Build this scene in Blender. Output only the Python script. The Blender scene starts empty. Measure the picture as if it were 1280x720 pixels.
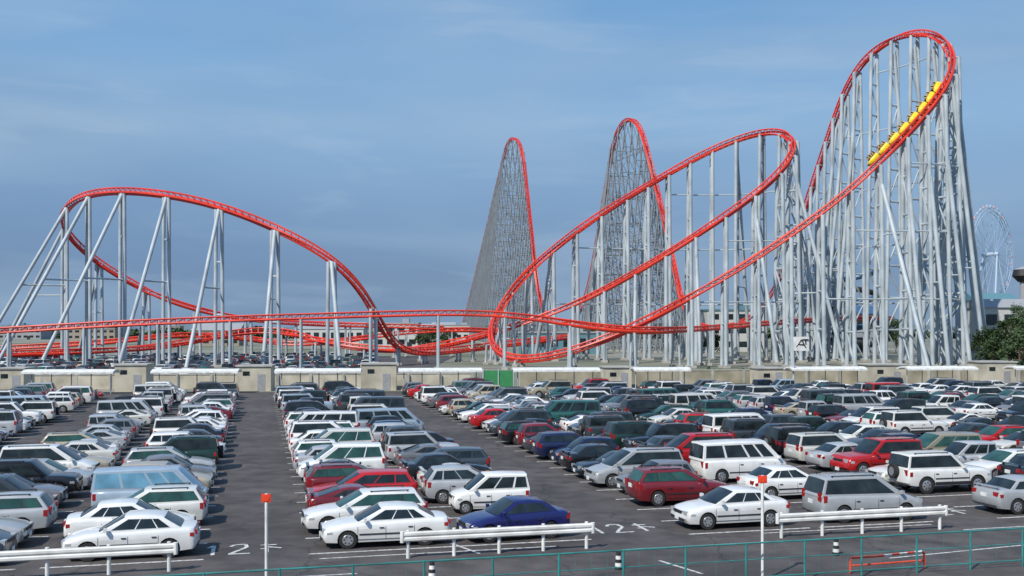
import bpy, math, random
from mathutils import Vector, Matrix
random.seed(7)
sc = bpy.context.scene
F = 1285.0; H = 7.5; HZ = 410.0
TH = math.atan(320/1285.0)
E = Vector((math.cos(TH), math.sin(TH), 0)); V = Vector((-math.sin(TH), math.cos(TH), 0))

def W(px, py, Y):            # surveyed bearing / elevation / distance -> metres
    return Vector(((px-640)*Y/F, Y, H+(HZ-py)*Y/F))
def UV(u, v, z=0.0):
    p = E*u+V*v
    return Vector((p.x, p.y, z))

# ---------------------------------------------------------------- materials
def new_mat(name):
    m = bpy.data.materials.new(name); m.use_nodes = True
    nt = m.node_tree
    return m, nt, nt.nodes["Principled BSDF"]

def mat(name, col, rough=0.6, metal=0.0, var=0.12, scale=3.0, coat=0.0, bump=0.0, dirt=None, spec=0.5):
    m, nt, b = new_mat(name)
    tc = nt.nodes.new("ShaderNodeTexCoord")
    n = nt.nodes.new("ShaderNodeTexNoise"); n.inputs["Scale"].default_value = scale
    n.inputs["Detail"].default_value = 6
    nt.links.new(tc.outputs["Object"], n.inputs["Vector"])
    r = nt.nodes.new("ShaderNodeValToRGB")
    c1 = [max(0, c*(1-var)) for c in col]; c2 = [min(1, c*(1+var)) for c in col]
    if dirt: c1 = dirt
    r.color_ramp.elements[0].position = 0.3; r.color_ramp.elements[1].position = 0.65
    r.color_ramp.elements[0].color = (*c1, 1); r.color_ramp.elements[1].color = (*c2, 1)
    nt.links.new(n.outputs["Fac"], r.inputs["Fac"])
    nt.links.new(r.outputs["Color"], b.inputs["Base Color"])
    b.inputs["Roughness"].default_value = rough
    b.inputs["Metallic"].default_value = metal
    b.inputs["Coat Weight"].default_value = coat
    b.inputs["Specular IOR Level"].default_value = spec
    if bump > 0:
        bp = nt.nodes.new("ShaderNodeBump"); bp.inputs["Strength"].default_value = bump
        n2 = nt.nodes.new("ShaderNodeTexNoise"); n2.inputs["Scale"].default_value = scale*8
        nt.links.new(tc.outputs["Object"], n2.inputs["Vector"])
        nt.links.new(n2.outputs["Fac"], bp.inputs["Height"])
        nt.links.new(bp.outputs["Normal"], b.inputs["Normal"])
    return m

def asphalt():
    m, nt, b = new_mat("asphalt")
    tc = nt.nodes.new("ShaderNodeTexCoord")
    def noise(s, d=5):
        n = nt.nodes.new("ShaderNodeTexNoise"); n.inputs["Scale"].default_value = s
        n.inputs["Detail"].default_value = d
        nt.links.new(tc.outputs["Object"], n.inputs["Vector"]); return n
    def ramp(src, p0, c0, p1, c1):
        r = nt.nodes.new("ShaderNodeValToRGB")
        r.color_ramp.elements[0].position = p0; r.color_ramp.elements[0].color = (*c0, 1)
        r.color_ramp.elements[1].position = p1; r.color_ramp.elements[1].color = (*c1, 1)
        nt.links.new(src, r.inputs["Fac"]); return r.outputs["Color"]
    def mul(a_, b_, f):
        mx = nt.nodes.new("ShaderNodeMix"); mx.data_type = 'RGBA'; mx.blend_type = 'MULTIPLY'
        mx.inputs["Factor"].default_value = f
        nt.links.new(a_, mx.inputs[6]); nt.links.new(b_, mx.inputs[7]); return mx.outputs[2]
    a = noise(0.12); c = noise(0.9, 8); g = noise(25, 3); h = noise(.35, 2)
    c1 = ramp(a.outputs["Fac"], .35, (0.062, 0.054, 0.052), .68, (0.110, 0.096, 0.092))
    c2 = ramp(c.outputs["Fac"], .36, (.6, .6, .6), .6, (1.1, 1.1, 1.1))
    c3 = ramp(g.outputs["Fac"], .3, (.55, .55, .55), .7, (1.35, 1.35, 1.35))
    c5 = ramp(h.outputs["Fac"], .62, (1, 1, 1), .72, (.62, .62, .62))
    vo = nt.nodes.new("ShaderNodeTexVoronoi"); vo.feature = 'DISTANCE_TO_EDGE'; vo.inputs["Scale"].default_value = .16
    wn = noise(.8, 6); ad = nt.nodes.new("ShaderNodeVectorMath"); ad.operation = 'ADD'
    nt.links.new(tc.outputs["Object"], ad.inputs[0]); nt.links.new(wn.outputs["Color"], ad.inputs[1]); nt.links.new(ad.outputs[0], vo.inputs["Vector"])
    c4 = ramp(vo.outputs["Distance"], 0, (.4, .4, .4), .01, (1, 1, 1))
    o = mul(mul(mul(mul(c1, c2, .8), c3, .6), c4, .7), c5, .8)
    nt.links.new(o, b.inputs["Base Color"])
    b.inputs["Roughness"].default_value = 0.85
    bp = nt.nodes.new("ShaderNodeBump"); bp.inputs["Strength"].default_value = 0.3
    nt.links.new(g.outputs["Fac"], bp.inputs["Height"]); nt.links.new(bp.outputs["Normal"], b.inputs["Normal"])
    return m

def paint():
    m, nt, b = new_mat("car_paint")
    oi = nt.nodes.new("ShaderNodeObjectInfo")
    tc = nt.nodes.new("ShaderNodeTexCoord")
    n = nt.nodes.new("ShaderNodeTexNoise"); n.inputs["Scale"].default_value = 2.0; n.inputs["Detail"].default_value = 5
    nt.links.new(tc.outputs["Object"], n.inputs["Vector"])
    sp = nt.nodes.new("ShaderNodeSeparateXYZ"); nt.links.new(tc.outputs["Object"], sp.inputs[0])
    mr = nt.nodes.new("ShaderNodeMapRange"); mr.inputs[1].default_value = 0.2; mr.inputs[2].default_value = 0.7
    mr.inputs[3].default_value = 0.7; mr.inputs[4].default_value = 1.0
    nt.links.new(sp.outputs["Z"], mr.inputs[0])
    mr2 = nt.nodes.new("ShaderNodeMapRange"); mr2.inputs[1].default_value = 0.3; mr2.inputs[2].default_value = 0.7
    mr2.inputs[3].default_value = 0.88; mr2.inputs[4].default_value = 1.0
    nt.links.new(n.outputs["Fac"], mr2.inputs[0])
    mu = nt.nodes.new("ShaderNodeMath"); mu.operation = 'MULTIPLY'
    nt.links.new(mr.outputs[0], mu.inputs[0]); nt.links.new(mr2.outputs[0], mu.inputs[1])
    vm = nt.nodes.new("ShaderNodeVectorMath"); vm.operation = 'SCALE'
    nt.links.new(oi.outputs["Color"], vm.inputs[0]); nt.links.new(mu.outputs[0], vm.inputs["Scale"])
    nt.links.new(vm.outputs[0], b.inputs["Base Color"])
    b.inputs["Roughness"].default_value = 0.25
    b.inputs["Coat Weight"].default_value = 0.7; b.inputs["Coat Roughness"].default_value = 0.04
    return m

M = {}
M['asphalt'] = asphalt()
M['paint'] = paint()
M['glass'] = mat("car_glass", (0.016, 0.024, 0.027), 0.05, 0.0, 0.6, 1.5, spec=.55)
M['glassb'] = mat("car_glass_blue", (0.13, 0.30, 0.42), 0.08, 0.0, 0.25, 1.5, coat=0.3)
M['glassg'] = mat("car_glass_green", (0.025, 0.075, 0.065), 0.06, 0.0, 0.4, 1.5)
M['trim'] = mat("black_trim", (0.02, 0.02, 0.022), 0.6)
M['tyre'] = mat("tyre_rubber", (0.022, 0.022, 0.022), 0.85)
M['hub'] = mat("alloy_hub", (0.42, 0.43, 0.45), 0.35, 0.6)
M['lamp'] = mat("headlamp", (0.5, 0.53, 0.54), 0.12, 0.3, coat=0.5)
M['tail'] = mat("tail_lamp", (0.34, 0.015, 0.015), 0.2, coat=0.5)
M['plate'] = mat("number_plate", (0.7, 0.72, 0.7), 0.5)
M['amber'] = mat("indicator_amber", (0.6, 0.2, 0.03), 0.3)
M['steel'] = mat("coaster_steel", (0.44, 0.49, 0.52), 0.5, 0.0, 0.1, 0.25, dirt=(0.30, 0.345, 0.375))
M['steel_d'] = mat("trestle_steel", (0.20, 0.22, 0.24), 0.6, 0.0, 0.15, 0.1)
M['red'] = mat("track_red", (0.74, 0.045, 0.018), 0.42, 0.0, 0.1, 0.2, coat=0.1, dirt=(0.54, 0.03, 0.016))
M['yellow'] = mat("train_yellow", (0.85, 0.58, 0.01), 0.35, coat=0.4)
M['white'] = mat("white_enamel", (0.80, 0.80, 0.77), 0.45, 0, 0.05, 2.0, dirt=(0.60, 0.59, 0.55))
M['roadpaint'] = mat("road_paint", (0.62, 0.62, 0.6), 0.8, 0, 0.1, 6.0, dirt=(0.24, 0.23, 0.22))
M['teal'] = mat("fence_teal", (0.03, 0.22, 0.21), 0.5, 0, 0.2, 2.0, dirt=(.03, .13, .12))
M['concrete'] = mat("concrete", (0.38, 0.37, 0.34), 0.9, 0, 0.2, 0.8, bump=0.2)
M['beige'] = mat("beige_wall", (0.50, 0.46, 0.37), 0.9, 0, 0.15, 0.5, dirt=(0.36, 0.33, 0.26))
M['brownwall'] = mat("brown_wall", (0.34, 0.30, 0.23), 0.9, 0, 0.2, 0.4, dirt=(0.19, 0.18, 0.12))
M['green'] = mat("green_sheet", (0.04, 0.25, 0.09), 0.7)
M['ground'] = mat("ground_soil", (0.20, 0.19, 0.16), 0.95, 0, 0.3, 0.02, dirt=(0.10, 0.12, 0.06))
M['bark'] = mat("bark", (0.10, 0.07, 0.05), 0.9, 0, 0.3, 6, bump=0.5)
M['leaf'] = mat("foliage", (0.042, 0.075, 0.02), 0.7, 0, 0.3, 0.9, dirt=(0.012, 0.028, 0.008))
M['redpaint'] = mat("red_reflector", (0.75, 0.06, 0.02), 0.4)
M['orange'] = mat("orange_barrier", (0.7, 0.08, 0.035), 0.5)
M['black'] = mat("black_paint", (0.02, 0.02, 0.02), 0.6)
M['wheelhazy'] = mat("wheel_hazy", (0.38, 0.48, 0.60), 0.6)  # distance haze on the Ferris wheel, put into its pale base colour
M['wheelpink'] = mat("wheel_pink", (0.55, 0.36, 0.42), 0.6)
M['bluedark'] = mat("slide_blue", (0.04, 0.11, 0.22), 0.4)
M['roofblue'] = mat("roof_teal", (0.10, 0.22, 0.26), 0.6)
M['roofgrey'] = mat("roof_grey", (0.3, 0.31, 0.33), 0.7)
M['wallpale'] = mat("pale_wall", (0.5, 0.5, 0.48), 0.85)
M['tancloth'] = mat("tan_wall", (0.3, 0.26, 0.21), 0.85)
M['cloth1'] = mat("rider_clothes", (0.35, 0.25, 0.12), 0.8, 0, 0.5, 3)
M['skin'] = mat("skin", (0.5, 0.3, 0.2), 0.6)
M['hill'] = mat("far_hill", (0.12, 0.17, 0.20), 0.95, 0, 0.2, 0.01)

# ---------------------------------------------------------------- mesh builder
class MB:
    def __init__(s): s.v = []; s.f = []; s.m = []; s.mats = []
    def mi(s, k):
        if k not in s.mats: s.mats.append(k)
        return s.mats.index(k)
    def add(s, vs, fs, k):
        o = len(s.v); s.v.extend([tuple(p) for p in vs]); i = s.mi(k)
        for f in fs: s.f.append([o+a for a in f]); s.m.append(i)
    def box(s, c, d, k, R=None):
        c = Vector(c); vs = []
        for z in (-1, 1):
            for y in (-1, 1):
                for x in (-1, 1):
                    p = Vector((x*d[0]/2, y*d[1]/2, z*d[2]/2))
                    if R is not None: p = R @ p
                    vs.append(c+p)
        s.add(vs, [(0, 2, 3, 1), (4, 5, 7, 6), (0, 1, 5, 4), (2, 6, 7, 3), (0, 4, 6, 2), (1, 3, 7, 5)], k)
    def tube(s, a, b, r, k, n=6, r2=None, caps=False):
        a = Vector(a); b = Vector(b); d = b-a
        if d.length < 1e-5: return
        d.normalize(); r2 = r if r2 is None else r2
        x = d.orthogonal().normalized(); y = d.cross(x)
        vs = []
        for p, rr in ((a, r), (b, r2)):
            for i in range(n):
                t = 2*math.pi*i/n; vs.append(p+x*math.cos(t)*rr+y*math.sin(t)*rr)
        fs = [(i, (i+1) % n, n+(i+1) % n, n+i) for i in range(n)]
        if caps: fs += [tuple(range(n-1, -1, -1)), tuple(range(n, 2*n))]
        s.add(vs, fs, k)
    def sweep(s, pts, nx, ny, r, k, n=6):
        vs = []; fs = []
        for p, x, y in zip(pts, nx, ny):
            for i in range(n):
                t = 2*math.pi*i/n; vs.append(p+x*math.cos(t)*r+y*math.sin(t)*r)
        for j in range(len(pts)-1):
            for i in range(n):
                fs.append((j*n+i, j*n+(i+1) % n, (j+1)*n+(i+1) % n, (j+1)*n+i))
        s.add(vs, fs, k)
    def mesh(s, name, smooth=None):
        me = bpy.data.meshes.new(name); me.from_pydata(s.v, [], s.f)
        for k in s.mats: me.materials.append(M[k])
        me.polygons.foreach_set("material_index", s.m)
        if smooth:
            me.polygons.foreach_set("use_smooth", [True]*len(s.f))
            me.update(); me.set_sharp_from_angle(angle=math.radians(smooth))
        me.update(); return me
    def obj(s, name, parent=None, smooth=None, loc=None):
        o = bpy.data.objects.new(name, s.mesh(name+"_mesh", smooth)); sc.collection.objects.link(o)
        if parent: o.parent = parent
        if loc: o.location = loc
        return o
def empty(name):
    o = bpy.data.objects.new(name, None); sc.collection.objects.link(o); return o

# ---------------------------------------------------------------- cars
def lerp(a, b, t): return a+(b-a)*t
def build_car(name, sp):
    b = MB(); w = sp['w']; top = sp['top']; L2 = sp['L']/2; r = sp['r']
    glass = sp.get('glass', 'glass')
    fx, rx = sp['wx']; ra = r+0.055; sill = sp.get('sill', 0.22)
    def arch(cx):
        out = []; a0 = math.asin(max(-1, min(1, (sill-r)/ra)))
        N = 10
        for i in range(N+1):
            a = a0+(math.pi-2*a0)*i/N
            out.append((cx+ra*math.cos(a), r+ra*math.sin(a)))
        return out
    bottom = [(L2-0.1, sill+0.02)] + arch(fx) + arch(rx) + [(-L2+0.1, sill+0.04)]
    outl = [(x, z, 1) for x, z in top] + [(x, z, 0) for x, z in bottom]
    n = len(outl); nt_ = len(top)
    def layer(y, dz, ex, crown=0):
        vs = []
        for x, z, t in outl:
            xx, zz, yy = x, z, y
            if t and z > 0.62: zz = z-dz*(0.5 if z < 0.75 else 1)+crown
            if abs(x) > L2*0.86: xx = x*(1-ex*(abs(x)/L2))
            if abs(y) > w-0.01 and z < 0.34 and not t: yy = y*(1-0.035)
            vs.append(Vector((xx, yy, zz)))
        return vs
    lay = [layer(-w, .17, .075), layer(-w+.03, .08, .045), layer(-w+.09, .03, .025), layer(-w+.2, .008, .012), layer(-w*.5, 0, 0, .01), layer(0, 0, -.006, .02),
           layer(w*.5, 0, 0, .01), layer(w-.2, .008, .012), layer(w-.09, .03, .025), layer(w-.03, .08, .045), layer(w, .17, .075)]
    vs = [p for l in lay for p in l]; fp = []; fd = []
    for j in range(len(lay)-1):
        for i in range(n):
            k = (i+1) % n
            q = (j*n+i, j*n+k, (j+1)*n+k, (j+1)*n+i)
            (fp if i < nt_-1 or i in (nt_-1, n-1) else fd).append(q)
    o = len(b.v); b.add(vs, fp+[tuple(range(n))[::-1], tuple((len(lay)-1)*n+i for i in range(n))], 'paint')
    im = b.mi('trim')
    for q in fd: b.f.append([o+a for a in q]); b.m.append(im)
    # greenhouse
    g = sp['g']; wb = w-0.07; wt = w-sp.get('tumble', 0.2)
    def gl(yb, yt, dxf, dxr, dz):
        return [Vector((g[0][0]-dxr, yb, g[0][1]-.06)), Vector((g[1][0]-dxr*.5, yt, g[1][1]+dz)),
                Vector((lerp(g[1][0], g[2][0], .5), yt, max(g[1][1], g[2][1])+dz+.015)),
                Vector((g[2][0]+dxf*.5, yt, g[2][1]+dz)), Vector((g[3][0]+dxf, yb, g[3][1]-.06))]
    gls = [gl(-wb, -wt, 0, 0, -.06), gl(-wb+.04, -wt+.05, .03, .02, -.018), gl(-wb+.2, -wt+.2, .08, .05, 0), gl(0, 0, .13, .08, .025),
           gl(wb-.2, wt-.2, .08, .05, 0), gl(wb-.04, wt-.05, .03, .02, -.018), gl(wb, wt, 0, 0, -.06)]
    vs = [p for l in gls for p in l]; fs = []
    for j in range(6):
        for i in range(4): fs.append((j*5+i, j*5+i+1, (j+1)*5+i+1, (j+1)*5+i))
    fs += [(4, 3, 2, 1, 0), (30, 31, 32, 33, 34)]
    b.add(vs, fs, 'paint')
    # front/rear glass
    for (ia, ib, sgn, t0, t1) in ((4, 3, 1, .1, .93), (0, 1, -1, sp.get('rg', .15), .88)):
        lo = []; hi = []
        d = gls[3][ib]-gls[3][ia]; nn = Vector((d.z, 0, -d.x)).normalized()
        if nn.x*sgn < 0: nn = -nn
        for q in gls[1:6]:
            lo.append(q[ia].lerp(q[ib], t0)+nn*.014); hi.append(q[ia].lerp(q[ib], t1)+nn*.014)
        m_ = len(lo); b.add(lo+hi, [(i, i+1, m_+i+1, m_+i) for i in range(m_-1)], glass)
    # side glass
    for sgn, q in ((-1, gls[0]), (1, gls[6])):
        def S(a, t):
            return q[0].lerp(q[4], a).lerp(q[1].lerp(q[3], a), t)+Vector((0, sgn*.014, 0))
        # black surround then panes
        wn = sp['win']; dd = Vector((0, -sgn*.006, 0))
        b.add([S(wn[0][0]-.012, .17)+dd, S(wn[-1][1]+.012, .17)+dd, S(wn[-1][1]+.012, .95)+dd, S(wn[0][0]-.012, .95)+dd], [(0, 1, 2, 3)], sp.get('surround', 'trim'))
        for a0, a1 in wn:
            b.add([S(a0, .2), S(a1, .2), S(a1, .92), S(a0, .92)], [(0, 1, 2, 3)], glass)
    # doors
    belt = sp['belt']
    for sg in (-1, 1):
        y = sg*(w+.003)
        for x in sp['doors']:
            b.box((x, y, (belt-.2+sill+.1)/2), (.014, .006, belt-.2-sill-.1), 'trim')
        b.box(((sp['doors'][0]+sp['doors'][-1])/2, y, sill+.1), (sp['doors'][0]-sp['doors'][-1], .006, .012), 'trim')
        b.box(((fx+rx)/2, sg*(w+.008), sp.get('mould', .5)), (fx-rx-2*ra-.05, .02, .05), sp.get('mouldmat', 'trim'))
        for x in sp['doors'][1:]:
            b.box((x+.14, sg*(w+.012), belt-.25), (.16, .03, .03), sp.get('mouldmat', 'trim'))
        mx = g[3][0]-.28
        b.box((mx, sg*(w+.07), belt+.05), (.1, .18, .13), 'paint')
        # wheels
        for cx in (fx, rx):
            yo = sg*(w-.01); yi = sg*(w-.22)
            b.tube((cx, yi, r), (cx, yo, r), r, 'tyre', 20, caps=True)
            b.tube((cx, yo-sg*.01, r), (cx, yo+sg*.006, r), r*.66, 'hub', 16, r2=r*.6, caps=True)
            for k in range(6):
                a = k*math.pi/3+.2; c = Vector((cx+math.cos(a)*r*.4, yo+sg*.009, r+math.sin(a)*r*.4))
                b.box(c, (r*.2, .004, r*.14), 'trim', Matrix.Rotation(-a, 3, 'Y'))
        # lamps
        zf = sp['zl'][0]; zr = sp['zl'][1]; hf = sp.get('lh', .14); hr = sp.get('th', .2)
        b.box((L2-.135-sp.get('nose', 0), sg*(w-.31), zf-.02), (.17, .32, hf), 'lamp')
        b.box((L2-.3-sp.get('nose', 0), sg*(w-.055), zf-.07), (.2, .115, hf*.6), 'amber' if sp.get('amber') else 'lamp')
        b.box((-L2+.105, sg*(w-.24), zr-.02), (.14, .24, hr), 'tail')
        b.box((-L2+.2, sg*(w-.055), zr-.08), (.14, .115, hr*.8), 'tail')
    b.box((L2-.035, 0, sp['zl'][0]-.02), (.06, w*.8, .1), 'trim')
    b.box((L2-.02, 0, .36), (.06, w*1.3, .1), 'trim')
    b.box((L2+.012, 0, .4), (.02, .34, .16), 'plate')
    b.box((-L2-.0, 0, sp.get('pz', .75)), (.03, .34, .16), 'plate')
    b.box((-L2+.02, 0, .36), (.06, w*1.6, .03), 'trim')
    if sp.get('rails'):
        for sg in (-1, 1):
            z = g[1][1]+.05
            b.tube((g[1][0]+.25, sg*(wt-.07), z), (g[2][0]-.2, sg*(wt-.07), z), .02, 'trim', 6)
            for x in (g[1][0]+.3, (g[1][0]+g[2][0])/2, g[2][0]-.25): b.box((x, sg*(wt-.07), z-.03), (.05, .03, .06), 'trim')
    if sp.get('spare'):
        b.tube((-L2-.2, .1, .95), (-L2-.0, .1, .95), .34, 'tyre', 18, caps=True)
        b.tube((-L2-.215, .1, .95), (-L2-.19, .1, .95), .2, 'hub', 14, caps=True)
    if sp.get('clad'):
        for sg in (-1, 1):
            b.box(((fx+rx)/2, sg*(w+.012), sill+.1), (fx-rx-2*ra, .03, .14), 'trim')
    if sp.get('spoiler'):
        b.box((-L2+.2, 0, 1.02+.08), (.16, w*1.5, .03), 'paint')
        for sg in (-1, 1): b.box((-L2+.22, sg*w*.6, 1.04), (.1, .05, .1), 'paint')
    return b.mesh(name, 38)

SPECS = {
 'sedan': dict(L=4.55, w=.86, r=.31, wx=(1.36, -1.32), top=[(-2.27, .42), (-2.26, .7), (-2.16, .95), (-1.95, .99), (-1.5, 1.0), (-.3, .96), (.95, .93), (1.5, .87), (2.0, .76), (2.2, .66), (2.27, .42)],
    g=[(-1.75, 1.0), (-1.02, 1.38), (.1, 1.41), (1.05, .94)], win=[(.11, .27), (.29, .57), (.59, .9)], belt=.97, doors=[1.02, .05, -.95], zl=(.64, .83), th=.16, surround='paint'),
 'sedan2': dict(L=4.6, w=.87, r=.32, wx=(1.4, -1.33), top=[(-2.3, .42), (-2.29, .72), (-2.2, .99), (-1.9, 1.04), (-1.5, 1.04), (-.3, .98), (.9, .95), (1.5, .9), (2.02, .8), (2.24, .7), (2.3, .42)],
    g=[(-1.65, 1.03), (-1.15, 1.39), (.0, 1.43), (.95, .96)], win=[(.08, .2), (.22, .55), (.57, .9)], belt=1.0, doors=[.95, 0, -1.0], zl=(.68, .86), th=.17, spoiler=True, mouldmat='hub', amber=True),
 'coupe': dict(L=4.35, w=.87, r=.32, wx=(1.3, -1.22), top=[(-2.17, .42), (-2.16, .7), (-2.08, .92), (-1.8, .97), (-1.3, .96), (-.3, .9), (.8, .86), (1.4, .8), (1.9, .7), (2.1, .58), (2.17, .42)],
    g=[(-1.85, .96), (-.75, 1.26), (-.15, 1.27), (.95, .87)], win=[(.2, .4), (.43, .9)], belt=.9, doors=[.85, -.4], zl=(.6, .8), th=.14, spoiler=True, mouldmat='paint'),
 'wagon': dict(L=4.65, w=.86, r=.32, wx=(1.42, -1.33), top=[(-2.32, .42), (-2.31, .7), (-2.25, .98), (-1.6, 1.0), (-.3, .97), (.95, .95), (1.5, .89), (2.05, .78), (2.26, .66), (2.32, .42)],
    g=[(-2.2, 1.0), (-1.85, 1.44), (.05, 1.46), (1.05, .96)], win=[(.05, .26), (.28, .56), (.58, .9)], belt=.98, doors=[1.02, .08, -.9], zl=(.66, .88), th=.3, rails=True, pz=.8, glass='glassg'),
 'hatch': dict(L=3.85, w=.82, r=.29, wx=(1.2, -1.15), top=[(-1.92, .42), (-1.91, .72), (-1.85, .99), (-1.4, 1.02), (-.3, .99), (.8, .97), (1.3, .9), (1.7, .78), (1.87, .66), (1.92, .42)],
    g=[(-1.82, 1.0), (-1.45, 1.48), (.0, 1.51), (1.0, .98)], win=[(.06, .22), (.25, .54), (.56, .9)], belt=1.0, doors=[.95, 0, -.85], zl=(.68, .9), th=.3, pz=.72, surround='paint'),
 'minivan': dict(L=4.7, w=.88, r=.33, wx=(1.45, -1.33), top=[(-2.35, .42), (-2.34, .75), (-2.3, 1.05), (-1.6, 1.06), (-.3, 1.04), (1.2, 1.02), (1.75, .94), (2.1, .82), (2.28, .7), (2.35, .42)],
    g=[(-2.27, 1.05), (-2.02, 1.7), (.35, 1.72), (1.5, 1.0)], win=[(.04, .3), (.32, .6), (.62, .9)], belt=1.06, doors=[1.15, .2, -.85], zl=(.74, 1.0), th=.32, rails=True, tumble=.19),
 'van': dict(L=4.8, w=.88, r=.33, wx=(1.5, -1.35), top=[(-2.4, .42), (-2.39, .8), (-2.37, 1.12), (-1.6, 1.13), (-.3, 1.13), (1.5, 1.12), (2.0, 1.06), (2.3, .92), (2.38, .75), (2.4, .42)],
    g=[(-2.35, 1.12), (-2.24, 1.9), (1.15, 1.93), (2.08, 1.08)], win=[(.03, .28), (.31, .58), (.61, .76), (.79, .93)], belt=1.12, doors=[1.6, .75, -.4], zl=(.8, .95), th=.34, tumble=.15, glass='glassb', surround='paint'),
 'suv': dict(L=4.6, w=.9, r=.38, wx=(1.4, -1.3), sill=.36, top=[(-2.3, .5), (-2.29, .85), (-2.27, 1.15), (-1.6, 1.16), (-.3, 1.14), (.95, 1.13), (1.6, 1.1), (2.12, 1.03), (2.25, .85), (2.3, .5)],
    g=[(-2.22, 1.15), (-2.08, 1.78), (.15, 1.8), (.92, 1.13)], win=[(.04, .3), (.32, .6), (.62, .92)], belt=1.15, doors=[.95, .05, -.9], zl=(.86, .98), th=.26, lh=.18, tumble=.13, rails=True, spare=True, clad=True, mould=.68, pz=.65),
 'kei': dict(L=3.4, w=.74, r=.27, wx=(1.15, -1.1), top=[(-1.7, .38), (-1.69, .72), (-1.67, 1.0), (-1.2, 1.01), (-.3, 1.0), (.9, .98), (1.3, .92), (1.55, .82), (1.66, .68), (1.7, .38)],
    g=[(-1.64, 1.0), (-1.5, 1.6), (.2, 1.62), (1.05, .97)], win=[(.04, .26), (.3, .6), (.63, .92)], belt=1.0, doors=[.95, .05, -.8], zl=(.7, .9), th=.25, tumble=.12, surround='paint'),
}
SPECS['vand'] = dict(SPECS['van'], glass='glass')
SPECS['wagond'] = dict(SPECS['wagon'], glass='glass', rails=False, surround='paint')
SPECS['minivang'] = dict(SPECS['minivan'], glass='glassg', surround='paint', rails=False)
CM = {k: build_car("car_"+k, s) for k, s in SPECS.items()}
COL = {'white': (.82, .82, .80), 'pearl': (.68, .68, .64), 'silver': (.42, .44, .46), 'grey': (.17, .18, .2), 'navy': (.01, .016, .06), 'blue': (.01, .012, .10),
       'black': (.012, .012, .015), 'green': (.012, .04, .032), 'teal': (.03, .12, .11), 'red': (.5, .012, .012), 'maroon': (.17, .012, .018), 'beige': (.42, .37, .28), 'gold': (.33, .3, .22), 'sky': (.34, .43, .52), 'gunmetal': (.05, .062, .075)}
cnt = [0]
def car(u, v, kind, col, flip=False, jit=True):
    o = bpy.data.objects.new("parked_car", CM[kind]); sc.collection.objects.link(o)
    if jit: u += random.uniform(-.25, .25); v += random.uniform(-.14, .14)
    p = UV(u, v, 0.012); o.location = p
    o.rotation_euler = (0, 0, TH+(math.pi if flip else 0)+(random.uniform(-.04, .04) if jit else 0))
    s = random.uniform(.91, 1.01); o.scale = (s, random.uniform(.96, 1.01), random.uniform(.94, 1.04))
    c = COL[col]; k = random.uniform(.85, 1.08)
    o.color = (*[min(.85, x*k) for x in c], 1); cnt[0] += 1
    return o

PITCH = 2.6; V0 = 36.0
hand = {  # (column u key, slot) -> kind, colour, flip
 'A': [('sedan', 'white', 1), ('sedan', 'white', 0), ('wagon', 'pearl', 1), ('van', 'sky', 0), ('hatch', 'grey', 1), ('wagond', 'beige', 0), ('sedan', 'grey', 0), ('wagon', 'silver', 0), ('suv', 'green', 1), ('sedan2', 'white', 1), ('wagond', 'white', 0), ('sedan', 'gunmetal', 1)],
 'B': [('minivan', 'gunmetal', 0), ('sedan', 'silver', 0), ('wagon', 'silver', 1), ('minivan', 'gunmetal', 0), ('sedan2', 'grey', 0), ('suv', 'black', 0), ('wagon', 'silver', 0), ('minivan', 'white', 0), ('wagond', 'beige', 0)],
 'C': [('sedan', 'white', 1), ('wagon', 'white', 1), ('coupe', 'maroon', 0), ('wagond', 'red', 1), ('wagon', 'maroon', 0), ('coupe', 'gunmetal', 0), ('minivang', 'white', 1), ('sedan2', 'silver', 0), ('wagon', 'white', 0), ('minivang', 'pearl', 1), ('sedan', 'white', 0), ('minivan', 'white', 0), ('wagon', 'white', 1), ('vand', 'white', 1), ('sedan', 'silver', 1), ('wagon', 'white', 0)],
 'D': [('sedan', 'blue', 1), None, ('kei', 'white', 1), ('hatch', 'silver', 0), ('coupe', 'pearl', 0), ('sedan2', 'black', 0), ('wagond', 'gunmetal', 1), ('coupe', 'grey', 0), ('suv', 'silver', 0), ('sedan', 'black', 1), ('hatch', 'gunmetal', 0), ('wagond', 'silver', 0), ('hatch', 'navy', 0)],
 'E': [('sedan', 'white', 1), None, ('wagon', 'maroon', 0), ('hatch', 'grey', 1), ('minivan', 'silver', 1), ('coupe', 'black', 1), ('sedan2', 'black', 0), ('hatch', 'navy', 1), ('wagond', 'navy', 0), ('coupe', 'gunmetal', 0), ('hatch', 'maroon', 0), ('wagon', 'black', 0), ('sedan', 'black', 1), ('minivan', 'gunmetal', 1)],
 'F': [('minivan', 'silver', 0), None, ('sedan', 'white', 0), None, ('vand', 'white', 0), None, ('minivan', 'red', 1), ('sedan2', 'gunmetal', 0), ('suv', 'black', 1), ('minivan', 'green', 0), ('wagond', 'black', 1)],
 'G': [('sedan2', 'silver', 0), None, ('suv', 'white', 0), ('coupe', 'pearl', 1), ('suv', 'red', 1), ('sedan', 'silver', 0), ('minivan', 'pearl', 0), ('suv', 'black', 0), ('minivan', 'black', 1), ('suv', 'gunmetal', 0)],
}
keymap = {-4.1: 'A', -9.7: 'B', 4.15: 'C', 9.1: 'D', 17.7: 'E', 23.0: 'F', 30.8: 'G'}
kinds = ['sedan', 'sedan', 'sedan2', 'wagon', 'wagond', 'minivan', 'minivang', 'hatch', 'hatch', 'vand', 'suv', 'suv', 'kei', 'kei', 'coupe', 'coupe', 'wagon', 'minivan', 'sedan2']
colw = ['white']*9+['pearl']*3+['silver']*6+['grey']*3+['navy']*3+['black']*6+['green']*2+['teal', 'red', 'maroon', 'beige', 'gold', 'gunmetal', 'gunmetal', 'gunmetal', 'sky']
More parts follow.
